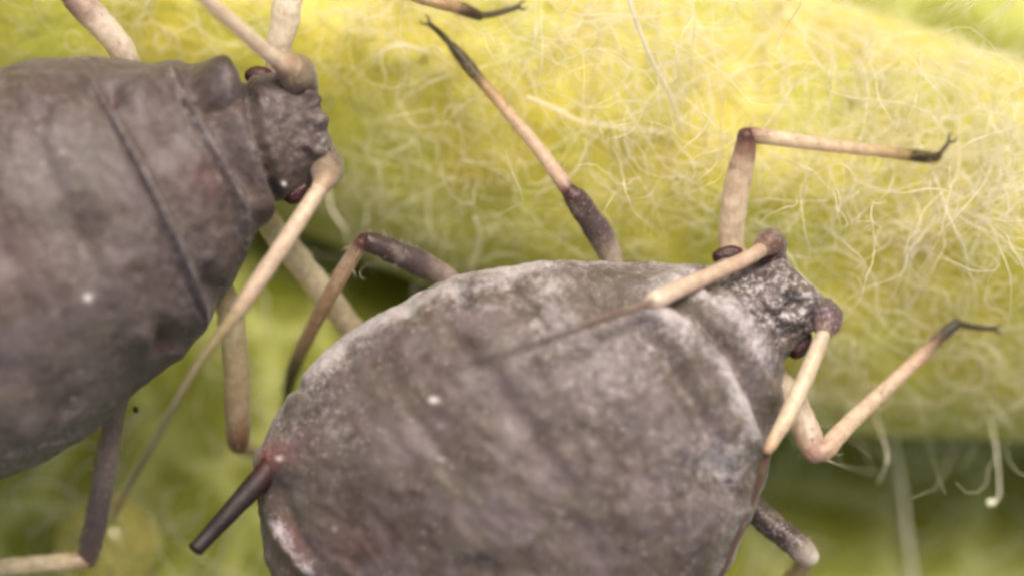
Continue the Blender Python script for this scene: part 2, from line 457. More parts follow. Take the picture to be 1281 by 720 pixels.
def claws(tip, prev, col=(58, 48, 34), r=1.6):
    """two small claws at the end of a tarsus"""
    d = np.array(tip[:2], float) - np.array(prev[:2], float); d /= np.linalg.norm(d); nrm = np.array([-d[1], d[0]])
    out = []
    for sgn in (-1, 1):
        a = np.array(tip[:2]) ; b = a + d * 6 + nrm * 5 * sgn; c = a + d * 12 + nrm * 4 * sgn
        out.append(tube_data([(a[0], a[1], tip[2], r * 1.3, col), (b[0], b[1], tip[2] - 0.02, r, col), (c[0], c[1], tip[2] - 0.10, r * 0.4, col)], per=4, sides=6, rough=0))
    return out

def pale(c):
    c = np.array(c, float); k = np.clip((c.mean() - 110) / 80, 0, 1) * 0.68      # light cuticle is paler than dark
    return tuple(c * (1 - k) + np.array([242, 232, 214]) * k)
def leg(parent, femur, tibia=None, tarsus=None, wax=0.3, mat=None, seed=0, label=None):
    mat = mat or M_LEG
    femur, tibia, tarsus = [[(p[0], p[1], p[2], p[3] * LEGR, pale(p[4])) for p in q] if q else None for q in (femur, tibia, tarsus)]
    f = tube('leg', femur, mat, parent, wax=wax, rough=0.10, seed=seed, sides=16, bristles=36)
    if label: f['label'] = label
    if tibia: tube('tibia', tibia, mat, f, wax=0.08, rough=0.06, seed=seed + 3, sides=14, bristles=60, blen=13)
    if tarsus: tube('tarsus', tarsus, mat, f, wax=0.0, rough=0.05, seed=seed + 5, sides=10, extra=claws(tarsus[-1], tarsus[-2]))
    return f

def antenna(parent, scape, segs, wax=0.1, seed=0):
    segs = [[(p[0], p[1], p[2], p[3] * LEGR, pale(p[4])) for p in q] for q in segs]
    a = tube('antenna', scape, M_LEG, parent, wax=0.5, rough=0.14, seed=seed, sides=16)
    for i, s in enumerate(segs):
        tube('antenna_segment', s, M_LEG, a, wax=wax, rough=0.05, seed=seed + i + 1, sides=12)
    return a

# ---- the aphid in the middle of the picture, grey and powdery
AR = thing('aphid', 'grey waxy aphid, whole head in view, dark tube at its rear, lower centre', 'aphid',
           tuple(P(np.array(640.0), np.array(600.0), np.array(-0.4))), 'aphids on the woolly stem')
secs = [((1000, 340), (1012, 356), 1.05, 0.10), ((984, 322), (1026, 378), 1.05, 0.42), ((960, 312), (1026, 402), 1.05, 0.58),
        ((915, 320), (1004, 428), 1.05, 0.74), ((886, 329), (984, 456), 1.05, 0.88), ((850, 331), (976, 492), 1.08, 1.2),
        ((800, 329), (963, 540), 1.1, 1.45), ((735, 327), (953, 592), 1.15, 1.7), ((640, 329), (938, 645), 1.2, 1.95),
        ((560, 345), (912, 700), 1.2, 2.1), ((490, 379), (878, 760), 1.2, 2.15), ((428, 419), (830, 815), 1.2, 2.1),
        ((374, 470), (765, 862), 1.2, 1.95), ((341, 527), (685, 892), 1.15, 1.7), ((328, 588), (595, 902), 1.1, 1.4),
        ((326, 650), (520, 890), 1.05, 1.1), ((337, 715), (460, 865), 1.0, 0.75), ((362, 778), (412, 832), 1.0, 0.4), ((378, 808), (392, 822), 1.0, 0.1)]
feats = [
    ('line', [(886, 330), (925, 375), (962, 420), (985, 456)], 7, -0.10),
    ('line', [(850, 352), (905, 378), (945, 425), (968, 480), (968, 510)], 11, 0.12),
    ('line', [(820, 362), (868, 392), (915, 440), (945, 500), (955, 545)], 9, -0.13),
    ('line', [(800, 378), (860, 408), (905, 458), (935, 520), (948, 570)], 13, 0.10),
    ('line', [(870, 345), (915, 388), (952, 440), (975, 488)], 8, -0.12), ('line', [(892, 345), (930, 388), (962, 430), (980, 462)], 8, 0.08),
    ('line', [(765, 345), (825, 398), (878, 470), (908, 540), (928, 605)], 12, 0.06),
    ('line', [(725, 330), (745, 355), (765, 385), (820, 430), (870, 500), (905, 580), (925, 650)], 13, -0.13),
    ('line', [(610, 335), (690, 420), (770, 520), (830, 620), (860, 720)], 16, -0.045),
    ('line', [(520, 365), (600, 460), (680, 570), (740, 720)], 16, -0.035),
    ('line', [(440, 415), (510, 500), (570, 600), (620, 740)], 16, -0.03),
    ('blob', (790, 362), (34, 20, 15), -0.20), ('blob', (840, 350), (22, 10, -15), 0.10),
    ('blob', (505, 385), (12,), -0.12), ('blob', (580, 371), (11,), -0.10), ('blob', (370, 482), (9,), -0.10), ('blob', (430, 440), (14,), -0.08),
    ('blob', (655, 370), (30, 18), -0.06), ('blob', (640, 345), (60, 14, -5), 0.06),
    ('blob', (342, 580), (26,), 0.12), ('line', [(335, 610), (345, 660), (375, 700), (395, 720)], 9, 0.07), ('line', [(352, 600), (365, 650), (390, 690)], 9, -0.06),
    ('blob', (905, 590), (20, 30), -0.10), ('blob', (925, 640), (18,), 0.08), ('blob', (890, 560), (16,), 0.06),
    ('line', [(985, 322), (1000, 345), (1022, 372)], 7, -0.10), ('blob', (1018, 368), (9,), 0.10), ('blob', (985, 325), (10,), 0.08),
    ('blob', (945, 350), (22,), -0.06), ('blob', (975, 395), (20,), -0.06),
]
masks = [
    ('wax', 'line', [(850, 355), (905, 380), (945, 427), (968, 480)], 11, 0.55), ('wax', 'line', [(800, 378), (860, 410), (905, 458), (935, 520), (948, 570)], 14, 0.6),
    ('wax', 'line', [(340, 500), (440, 408), (540, 350), (640, 332), (740, 330)], 34, 0.55), ('wax', 'blob', (700, 400), (150, 60, 10), 0.35),  # wax on the upper left rim, with its sunlit edge painted in
    ('wax', 'blob', (850, 345), (50, 18, -10), 0.6), ('wax', 'blob', (400, 540), (60, 60), 0.35), ('wax', 'line', [(340, 640), (370, 690), (400, 720)], 8, 0.7),
    ('wax', 'blob', (905, 580), (28, 26), 0.7), ('wax', 'line', [(925, 620), (905, 680), (890, 720)], 16, 0.45), ('wax', 'blob', (800, 520), (120, 140), 0.22),
    ('red', 'blob', (341, 573), (17, 20), 0.8), ('red', 'blob', (370, 562), (30, 28), 0.22), ('red', 'blob', (365, 690), (18, 40, -25), 0.5), ('red', 'blob', (430, 680), (60, 30), 0.15),
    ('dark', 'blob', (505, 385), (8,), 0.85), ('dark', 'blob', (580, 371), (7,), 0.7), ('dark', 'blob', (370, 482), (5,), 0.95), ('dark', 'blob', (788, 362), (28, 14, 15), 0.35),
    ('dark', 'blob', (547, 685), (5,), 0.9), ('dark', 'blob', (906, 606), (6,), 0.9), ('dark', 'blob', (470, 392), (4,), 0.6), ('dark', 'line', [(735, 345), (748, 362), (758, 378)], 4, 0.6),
    ('white', 'blob', (543, 500), (4,), 0.9), ('white', 'blob', (552, 573), (2.5,), 0.15), ('white', 'blob', (420, 660), (3,), 0.25), ('white', 'blob', (455, 562), (2,), 0.1), ('white', 'blob', (637, 535), (2.5,), 0.1), ('white', 'blob', (356, 573), (3,), 0.5), ('white', 'blob', (700, 640), (2,), 0.2),  # wax grains; the bright first dot is also a painted glint
    ('gran', 'blob', (985, 375), (52, 62, 38), 1.0), ('gran', 'blob', (935, 345), (40, 26, 30), 0.35), ('gran', 'blob', (880, 590), (60, 70), 0.25),
]
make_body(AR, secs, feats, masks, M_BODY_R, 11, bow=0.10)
make_eye(AR, 910, 318, 1.08, 19, 10, -12, 1)
make_eye(AR, 1001, 431, 1.05, 19, 12, -58, 2)
# siphunculus, the dark tube at the rear
def siph(parent, pts, label=None):
    s = tube('siphunculus', pts, M_SIPH, parent, wax=-0.6, rough=0.04, sides=20, seed=4, cap=True)
    return s
siph(AR, [(352, 572, 1.55, 17, (70, 22, 20)), (334, 590, 1.65, 15, (52, 27, 25)), (312, 614, 1.75, 13.2, (38, 27, 28)), (285, 643, 1.85, 11.3, (36, 26, 27)),
          (262, 668, 1.9, 10, (34, 25, 26)), (250, 681, 1.95, 9.6, (32, 23, 22)), (246, 685, 1.96, 9.8, (32, 23, 22)), (244.5, 686.8, 1.97, 9.6, (34, 24, 21)), (244, 687.4, 1.97, 2, (20, 14, 12))])
# antennae: one laid back over the body, one down past the face
antenna(AR, [(966, 322, 1.15, 19, (112, 94, 96)), (965, 308, 1.30, 20, (110, 86, 84)), (962, 304, 1.42, 18, (120, 92, 84)), (954, 311, 1.5, 12, (150, 118, 96))],
        [[(952, 313, 1.55, 10, (196, 164, 128)), (930, 325, 1.75, 10, PINK), (890, 343, 1.98, 10.5, PINK), (850, 361, 2.2, 11.5, (204, 178, 150)), (822, 374, 2.35, 12.5, (222, 204, 184)), (815, 377, 2.38, 10, (224, 212, 200))],
         [(x, y, body_top(AR, x, y, d_), r_, c_) for x, y, d_, r_, c_ in ((814, 377, 0.30, 5.2, (150, 126, 112)), (787, 388, 0.38, 4.8, (138, 114, 102)), (760, 397, 0.46, 4.4, (124, 104, 94)), (730, 409, 0.53, 4.0, (114, 95, 87)), (700, 420, 0.60, 3.7, (84, 70, 64)), (670, 430, 0.66, 3.4, (84, 70, 64)), (640, 440, 0.72, 3.2, (84, 70, 64)))],
         [(x, y, body_top(AR, x, y, d_), r_, c_) for x, y, d_, r_, c_ in ((640, 440, 0.72, 3.0, (84, 70, 64)), (615, 447, 0.78, 2.8, (84, 70, 64)), (590, 453, 0.84, 2.4, (84, 70, 64)), (565, 460, 0.90, 2.0, (84, 70, 64)), (540, 466, 0.95, 1.5, (84, 70, 64)))]], seed=20)
antenna(AR, [(1018, 388, 1.1, 18, (112, 98, 100)), (1030, 394, 1.25, 20, (106, 90, 94)), (1034, 404, 1.35, 18, (116, 92, 96)), (1030, 416, 1.45, 12, (140, 112, 104))],
        [[(1029, 420, 1.5, 10.5, (206, 178, 144)), (1018, 448, 1.6, 11, TAN), (1002, 485, 1.75, 11.5, (220, 196, 160)), (985, 520, 1.9, 11, TAN), (968, 550, 2.0, 9, (206, 172, 130)), (961, 562, 2.05, 7, (196, 156, 116))],
         [(961, 562, 1.95, 5, (150, 118, 92)), (950, 600, 1.85, 4.5, (116, 90, 74)), (935, 642, 1.8, 4.2, (104, 80, 70)), (908, 705, 1.8, 4, (100, 78, 70)), (886, 760, 1.8, 3.5, (96, 76, 68))]], seed=30)
# legs
def sw(x, y, d=0.06): return float(stem_w(np.array(float(x)), np.array(float(y)))) + d
leg(AR, [(922, 345, 0.55, 18, (190, 160, 136)), (914, 300, 0.6, 18, (206, 178, 150)), (918, 262, 0.72, 18.5, (212, 186, 158)), (926, 215, 0.85, 17.5, (200, 170, 142)), (932, 186, 0.92, 15, (150, 116, 98)), (934, 170, 0.95, 13, (110, 72, 64))],
    [(930, 168, 0.94, 9, (112, 76, 66)), (944, 169, 0.92, 11.5, (170, 128, 108)), (965, 172, 0.86, 11, (218, 192, 158)), (1030, 181, 0.66, 9.5, (216, 184, 146)), (1090, 188, 0.48, 8.5, (204, 172, 124)), (1130, 193, 0.36, 8, (172, 144, 86)), (1140, 194, 0.33, 8.5, (96, 84, 46)), (1166, 197, 0.26, 8, (84, 74, 44)), (1174, 195, 0.24, 6, (80, 70, 44))],
    [(1173, 195, 0.24, 4, (82, 72, 46)), (1180, 187, 0.22, 3.6, (84, 76, 54)), (1187, 178, 0.2, 3, (74, 66, 48))], wax=0.12, seed=41)
leg(AR, [(770, 352, 0.5, 16, VIOLET), (764, 322, 0.6, 15, (172, 154, 146)), (752, 294, 0.7, 18, (122, 106, 106)), (731, 264, 0.85, 17, (98, 82, 82)), (720, 248, 0.93, 15.5, (88, 66, 64)), (714, 240, 0.96, 12, (92, 58, 54))],
    [(712, 240, 0.96, 10, (116, 76, 68)), (700, 222, 0.9, 10.5, (196, 158, 134)), (672, 184, 0.72, 9.5, (202, 170, 140)), (640, 146, 0.52, 8.5, (194, 158, 122)), (612, 113, 0.36, 8, (178, 142, 94)), (598, 97, 0.3, 8, (112, 92, 54)), (584, 80, 0.24, 9.5, (82, 70, 40)), (566, 58, 0.2, 6.5, (76, 64, 38))],
    [(566, 58, 0.2, 5, (76, 66, 42)), (552, 43, 0.16, 4.6, (78, 68, 44)), (537, 30, 0.12, 3.6, (70, 60, 42))], wax=0.35, seed=42)
leg(AR, [(580, 375, 0.6, 17, VIOLET), (555, 346, 0.6, 17, (140, 124, 120)), (522, 328, 0.7, 18.5, (98, 84, 84)), (487, 312, 0.85, 16.5, (84, 70, 68)), (464, 303, 0.94, 15, (78, 58, 54)), (454, 301, 0.96, 11, (82, 52, 46))],
    [(452, 303, 0.96, 11, (110, 76, 62)), (440, 322, 0.85, 11, (188, 152, 122)), (418, 360, 0.6, 11, (186, 146, 110)), (398, 396, 0.3, 10.5, (176, 134, 96)), (380, 432, -0.1, 10, (176, 140, 104)), (368, 460, -0.6, 10, (112, 90, 64)), (360, 490, -1.2, 8, (76, 60, 40))],
    [(360, 490, -1.2, 5, (76, 60, 40)), (356, 510, -1.5, 4.5, (74, 60, 40)), (352, 530, -1.8, 4, (70, 56, 40))], wax=0.2, seed=43)
leg(AR, [(958, 462, 0.6, 20, (206, 190, 156)), (984, 492, 0.8, 20, (216, 196, 162)), (1000, 520, 0.95, 20, (214, 188, 166)), (1012, 548, 1.05, 18, (204, 172, 152)), (1020, 566, 1.1, 16, (178, 134, 116))],
    [(1018, 568, 1.1, 12, (176, 126, 108)), (1032, 562, 1.08, 14, (200, 158, 134)), (1060, 532, 0.85, 12, (206, 174, 148)), (1110, 485, 0.45, 10.5, (200, 166, 138)), (1150, 448, 0.2, 9.5, (190, 154, 122)), (1168, 430, 0.08, 9, (134, 108, 80)), (1180, 418, 0.0, 8.5, (78, 72, 62)), (1198, 404, -0.06, 7, (72, 66, 50))],
    [(1200, 405, -0.06, 4.2, (64, 60, 36)), (1220, 409, -0.1, 4.6, (64, 60, 34)), (1244, 411, -0.13, 3.4, (60, 56, 40))], wax=0.35, seed=44)
leg(AR, [(905, 600, 0.5, 18, VIOLET), (938, 632, 0.5, 18, (92, 76, 62)), (965, 656, 0.55, 18, (78, 62, 56)), (990, 676, 0.6, 17.5, (84, 68, 66)), (1004, 688, 0.62, 17, (150, 136, 132)), (1013, 696, 0.6, 14, (236, 230, 226))],  # white femur end: its glint is put into the colour
    [(1010, 700, 0.5, 11, (190, 156, 128)), (1000, 712, 0.3, 11, (206, 170, 124)), (975, 738, -0.3, 10, (206, 166, 118)), (930, 800, -1.4, 9, (180, 140, 90))], None, wax=0.55, seed=45)

# ---- the aphid at the left edge, larger and browner
AL = thing('aphid', 'large brownish aphid with ringed back, cut off by the left edge', 'aphid',
           tuple(P(np.array(60.0), np.array(330.0), np.array(-0.4))), 'aphids on the woolly stem')
secs = [((404, 138), (410, 162), 1.35, 0.12), ((396, 112), (418, 188), 1.35, 0.45), ((382, 96), (418, 210), 1.35, 0.62), ((345, 88), (394, 228), 1.35, 0.80), ((320, 92), (368, 248), 1.35, 0.92),
        ((304, 100), (346, 258), 1.38, 1.02), ((282, 92), (330, 282), 1.4, 1.2), ((245, 84), (316, 308), 1.42, 1.4), ((200, 76), (302, 338), 1.45, 1.58), ((150, 71), (282, 374), 1.5, 1.75),
        ((95, 72), (256, 414), 1.5, 1.9), ((40, 76), (214, 456), 1.5, 2.05), ((-20, 92), (160, 506), 1.5, 2.15), ((-90, 122), (90, 556), 1.5, 2.15),
        ((-160, 172), (0, 597), 1.5, 2.0), ((-220, 240), (-90, 620), 1.45, 1.7), ((-260, 320), (-170, 610), 1.4, 1.3), ((-275, 400), (-230, 570), 1.35, 0.8), ((-270, 460), (-256, 510), 1.3, 0.2)]
feats = [
    ('line', [(304, 98), (318, 150), (336, 215), (346, 258)], 8, -0.2),
    ('line', [(262, 85), (290, 140), (312, 190), (325, 240)], 12, 0.11),
    ('step', [(205, 80), (240, 140), (278, 205), (300, 260), (305, 318)], 11, 0.17),
    ('line', [(228, 92), (255, 140), (285, 200)], 14, -0.05),
    ('step', [(95, 75), (135, 135), (185, 225), (225, 310), (250, 375), (256, 412)], 12, 0.18),
    ('line', [(-10, 90), (50, 190), (100, 300), (150, 420), (170, 500)], 16, -0.05), ('line', [(-80, 140), (-20, 250), (30, 380), (70, 540)], 16, -0.04),
    ('blob', (270, 106), (24, 22, 30), 0.24), ('line', [(245, 118), (258, 136), (284, 140), (298, 122)], 8, -0.12), ('blob', (325, 256), (15, 24, 10), 0.16), ('blob', (218, 86), (16, 14), 0.10),
    ('blob', (138, 122), (12, 16), -0.14), ('blob', (175, 105), (18, 20), 0.07), ('blob', (50, 145), (24, 10), -0.07), ('blob', (212, 170), (24, 18, 40), -0.08),
    ('blob', (205, 425), (18, 20), -0.12), ('blob', (182, 420), (12, 14), 0.09), ('blob', (262, 360), (14, 18), -0.10), ('line', [(258, 330), (268, 305), (270, 290)], 7, 0.06), ('blob', (225, 445), (14, 12), 0.08),
    ('blob', (300, 215), (10, 26, -20), -0.08), ('blob', (355, 155), (22, 30), -0.05), ('line', [(375, 115), (392, 122), (400, 130)], 7, 0.10), ('line', [(378, 178), (395, 190), (412, 190)], 7, 0.08),
    ('blob', (404, 150), (10, 8), 0.08), ('line', [(385, 150), (400, 170)], 6, -0.06), ('blob', (90, 505), (26, 12, -30), -0.06), ('blob', (40, 540), (26, 14, -30), 0.06), ('blob', (20, 470), (40, 30), -0.05), ('blob', (120, 300), (50, 36), -0.03),
]
masks = [
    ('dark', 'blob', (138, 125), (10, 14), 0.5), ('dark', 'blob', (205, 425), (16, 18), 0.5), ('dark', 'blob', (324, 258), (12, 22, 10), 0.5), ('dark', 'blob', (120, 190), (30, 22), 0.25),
    ('red', 'blob', (138, 122), (9, 10), 0.4), ('red', 'blob', (255, 230), (24, 30), 0.2), ('red', 'blob', (205, 430), (20, 22), 0.3), ('red', 'blob', (322, 262), (12, 22), 0.3), ('red', 'blob', (10, 330), (60, 60), 0.12),
    ('wax', 'line', [(205, 80), (240, 140), (278, 205), (300, 260), (305, 318)], 9, 0.9), ('wax', 'line', [(95, 75), (135, 135), (185, 225), (225, 310), (250, 375)], 9, 0.9),
    ('wax', 'line', [(255, 88), (290, 145), (315, 200), (328, 240)], 9, 0.4), ('wax', 'blob', (80, 280), (130, 160), 0.25),
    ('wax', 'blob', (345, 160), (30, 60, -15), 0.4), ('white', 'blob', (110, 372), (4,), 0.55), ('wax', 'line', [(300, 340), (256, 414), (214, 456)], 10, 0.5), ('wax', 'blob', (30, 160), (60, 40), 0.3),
    ('white', 'blob', (355, 230), (3,), 0.8), ('white', 'blob', (40, 546), (2.5,), 0.2), ('white', 'blob', (92, 500), (2.5,), 0.2),  # first dot: highlight by the right eye, painted white
    ('gran', 'blob', (402, 150), (12, 26, -15), 0.3), ('gran', 'blob', (405, 188), (14, 10), 0.3), ('gran', 'blob', (60, 560), (120, 26, -25), 0.3),
]
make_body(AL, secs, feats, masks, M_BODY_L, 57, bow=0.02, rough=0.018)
make_eye(AL, 326, 97, 1.5, 19, 13, 15, 5)
make_eye(AL, 371, 239, 1.55, 18, 13, -50, 6)
antenna(AL, [(378, 112, 1.5, 20, (120, 104, 98)), (374, 100, 1.7, 23, (126, 110, 96)), (369, 90, 1.9, 22, (150, 132, 108)), (360, 84, 2.0, 17, (176, 152, 124)), (350, 78, 2.1, 12, (206, 178, 150))],
        [[(350, 79, 2.1, 10, (222, 196, 168)), (325, 58, 2.4, 10.5, (234, 208, 180)), (290, 28, 2.8, 10, (234, 208, 180)), (255, -4, 3.2, 10, (232, 206, 180)), (215, -45, 3.6, 9, (220, 190, 160))]], seed=61)
antenna(AL, [(404, 200, 1.45, 17, (116, 100, 98)), (410, 207, 1.6, 19, (124, 108, 98)), (409, 216, 1.75, 18, (150, 132, 110)), (406, 225, 1.88, 14, (178, 156, 128)), (401, 234, 1.98, 11, (206, 180, 148))],
        [[(400, 236, 2.0, 11, (206, 180, 150)), (380, 266, 2.15, 11, (206, 180, 148)), (350, 312, 2.3, 11.5, (200, 172, 142)), (316, 362, 2.4, 11, (194, 166, 136)), (296, 392, 2.45, 10, (176, 150, 116))],
         [(296, 392, 2.45, 8, (166, 146, 108)), (268, 428, 2.75, 7, (140, 128, 84)), (240, 468, 3.0, 5.5, (112, 104, 62)), (215, 512, 3.2, 4.5, (92, 84, 50))],
         [(215, 512, 3.2, 4.5, (88, 80, 48)), (185, 565, 3.3, 4.2, (84, 76, 48)), (155, 618, 3.3, 4, (88, 80, 54)), (140, 650, 3.3, 3.5, (90, 82, 56))]], seed=65)
GLASS = (228, 224, 184)
leg(AL, [(352, 110, 1.0, 18, (206, 184, 156)), (348, 66, 1.35, 17, (240, 228, 208)), (356, 30, 1.5, 19, (246, 236, 220)), (364, -15, 1.6, 19, (246, 236, 218)), (372, -45, 1.6, 16, (210, 180, 160))],
    [(372, -48, 1.6, 12, (180, 140, 120)), (420, -42, 1.6, 11, (214, 186, 150)), (480, -22, 1.2, 10, (212, 178, 130)), (530, -2, 0.8, 9.5, (196, 164, 116)), (568, 8, 0.45, 9, (176, 140, 96)), (580, 12, 0.4, 9, (110, 84, 60)), (600, 20, 0.3, 7, (82, 72, 48))],
    [(600, 20, 0.3, 5, (86, 76, 50)), (620, 17, 0.24, 4.8, (92, 84, 56)), (648, 9, 0.16, 4, (84, 76, 54))], wax=0.2, seed=71)
leg(AL, [(165, 95, 0.9, 18, (190, 172, 170)), (152, 62, 1.2, 18, (216, 200, 196)), (128, 32, 1.3, 19, (214, 198, 192)), (100, 4, 1.4, 19, (160, 130, 122)), (86, -12, 1.4, 16, (130, 96, 90))],
    [(84, -14, 1.4, 11, (150, 110, 96)), (60, -50, 1.1, 10, (206, 176, 140)), (20, -110, 0.5, 9, (200, 164, 112))], None, wax=0.3, seed=72)
leg(AL, [(325, 262, 0.6, 16, (180, 172, 120)), (345, 290, 0.35, 18, GLASS), (378, 332, 0.1, 19, (226, 220, 182)), (410, 372, -0.1, 19, (226, 218, 190)), (438, 408, -0.25, 18, (206, 190, 160)), (460, 436, -0.45, 15, (160, 120, 100))],
    [(462, 440, -0.5, 12, (180, 140, 110)), (500, 420, -0.8, 10, (200, 160, 110)), (560, 400, -0.8, 8, (190, 150, 100))], None, wax=0.05, mat=M_CLEAR, seed=73)
leg(AL, [(272, 350, 0.7, 17, (170, 150, 110)), (288, 395, 0.6, 18, (204, 190, 140)), (295, 450, 0.5, 18.5, (186, 168, 124)), (297, 510, 0.35, 17.5, (166, 142, 110)), (298, 548, 0.25, 16, (140, 104, 78)), (298, 556, 0.2, 13, (132, 92, 68))],
    [(298, 556, 0.15, 10, (132, 92, 68)), (306, 560, -0.6, 9, (180, 140, 90)), (322, 566, -1.9, 7, (150, 116, 70))], None, wax=0.0, mat=M_CLEAR, seed=74)
leg(AL, [(150, 490, 0.8, 14, (150, 132, 116)), (141, 530, 0.7, 15, (150, 130, 120)), (133, 580, 0.5, 17, (140, 124, 116)), (124, 630, 0.3, 17, (114, 100, 98)), (115, 675, 0.1, 17, (104, 88, 84)), (109, 698, 0.0, 15, (116, 92, 80))],
    [(106, 702, 0.05, 11, (176, 146, 110)), (80, 702, 0.05, 12, (214, 192, 142)), (40, 705, 0.0, 12, (222, 200, 150)), (0, 709, -0.1, 12, (222, 200, 148)), (-60, 715, -0.9, 10, (214, 184, 130))], None, wax=0.25, seed=75)

# ------------------------------------------------------------------ honeydew drop, specks, single hairs
def drop(name, px, py, w, rx, ry, rz, mat, seed, n=36):
    a = np.linspace(0.01, np.pi - 0.01, n)[:, None]; b = np.linspace(0, 2 * np.pi, n, endpoint=False)[None]
    q = np.stack([np.sin(a) * np.cos(b), np.sin(a) * np.sin(b), np.cos(a) + 0 * b], -1)
    q = q * (1 + 0.07 * fbm(q, 1.3, 2, seed))[..., None]
    q[..., 2] = np.where(q[..., 2] < 0, q[..., 2] * 0.7, q[..., 2])
    v = q * np.array([rx, ry, rz]) / 100
    c = P(np.array(px), np.array(py), np.array(w))
    o = make_mesh(name, v.reshape(-1, 3), grid_faces(n, n)[:, ::-1], None, mat, None, [tuple(range(n)), tuple(range((n - 1) * n, n * n))[::-1]])
    o.location = c
    return o
d = drop('honeydew_drop', 137, 678, float(leaf_w(np.array(120.), np.array(690.))) + 0.6, 70, 60, 60, M_DROP, 3)
d['label'] = 'round glossy yellowish droplet behind the left aphid\'s hind leg'; d['category'] = 'droplet'
d = drop('dark_speck', 170, 512, 0.9, 3.6, 4.5, 4, M_SPECK, 8, 12)
d['label'] = 'tiny dark speck just below the left aphid\'s belly'; d['category'] = 'speck'

def hair_data(pts, r, sides=6, per=7):
    return tube_data([(x, y, w, rr, (220, 210, 170)) for (x, y, w), rr in zip(pts, r)], per=per, sides=sides, rough=0.0)
def single_hair(pts, r, label, mat=None, bead=None):
    v, f, c = hair_data(pts, np.linspace(r[0], r[1], len(pts)))
    base = P(*[np.array(float(a)) for a in pts[0]])
    o = make_mesh('plant_hair', v - base, f, None, mat or M_HAIR2); o.location = base
    o['label'] = label; o['category'] = 'plant hair'; o['group'] = 'single hairs standing out from the wool'
    if bead:
        n = 16; a = np.linspace(0.01, np.pi - 0.01, n)[:, None]; b = np.linspace(0, 2 * np.pi, n, endpoint=False)[None]
        q = np.stack([np.sin(a) * np.cos(b), np.sin(a) * np.sin(b), np.cos(a) + 0 * b], -1) * np.array([1.2, 0.9, 1]) * bead / 100
        e = P(*[np.array(float(a)) for a in pts[-1]])
        make_mesh('gland_bead', (q + e).reshape(-1, 3), grid_faces(n, n)[:, ::-1], None, M_BEAD, o)
def sp(x, y, d): return (x, y, sw(x, y, d))
single_hair([sp(535, 66, 0.1), sp(510, 58, 0.3), sp(488, 59, 0.35), sp(472, 70, 0.3), sp(470, 80, 0.1)], (3.6, 2.0), 'pale arched hair left of the raised dark leg tip')
single_hair([sp(588, 338, 0.1), sp(597, 315, 0.5), sp(600, 292, 0.7), sp(594, 272, 0.9)], (4.5, 2.2), 'short bright hair rising above the grey aphid\'s left shoulder')
single_hair([sp(660, 122, 0.45), sp(690, 134, 0.4), sp(722, 150, 0.3), sp(760, 158, 0.2), sp(835, 165, 0.1)], (3.0, 2.0), 'long pale hair right of the middle leg\'s tibia')
single_hair([sp(855, 165, 0.3), sp(838, 120, 0.9), sp(815, 75, 1.6), sp(795, 25, 2.2), sp(780, -30, 2.8)], (4, 3), 'blurred whitish strand at top centre, left of the bent front leg')
single_hair([sp(1238, 520, 0.2), (1246, 560, -1.2, ), (1250, 600, -1.1), (1249, 622, -1.0), (1240, 628, -1.0)], (1.3, 1.0), 'thin hair with a glistening bead at its end, right edge', bead=5)
single_hair([(1150, 760, -4.3), (1138, 690, -3.9), (1130, 620, -3.6), (1122, 570, -3.2), (1112, 530, -2.8)], (4, 3), 'blurred pale strand in the dark hollow, lower right')
single_hair([sp(1095, 520, 0.3), (1110, 570, -0.6), (1098, 605, -0.9)], (1.6, 1.0), 'short pale hair hanging below the lower front leg')
single_hair([sp(408, 226, 0.3), sp(415, 262, 0.6), sp(430, 285, 0.8), sp(436, 305, 0.9)], (2.6, 1.8), 'thin curved hair below the left aphid\'s right feeler base')

# ------------------------------------------------------------------ the wool of hairs, one mass
def inside(px, py, poly):
    r = np.zeros(px.shape, bool); n = len(poly)
    for i in range(n):
        x1, y1 = poly[i]; x2, y2 = poly[(i + 1) % n]
        c = ((y1 > py) != (y2 > py)); r ^= c & (px < (x2 - x1) * (py - y1) / (y2 - y1 + 1e-9) + x1)
    return r
OUT_R = [(985, 316), (1035, 390), (1000, 440), (985, 456), (963, 540), (940, 645), (900, 730), (700, 900), (400, 900), (326, 650), (341, 527), (374, 470), (428, 419), (490, 379), (560, 345), (640, 329), (800, 329), (915, 318)]
OUT_L = [(395, 90), (425, 200), (370, 248), (330, 282), (302, 338), (256, 414), (160, 506), (0, 600), (-250, 600), (-250, 100), (40, 74), (200, 74), (304, 92)]

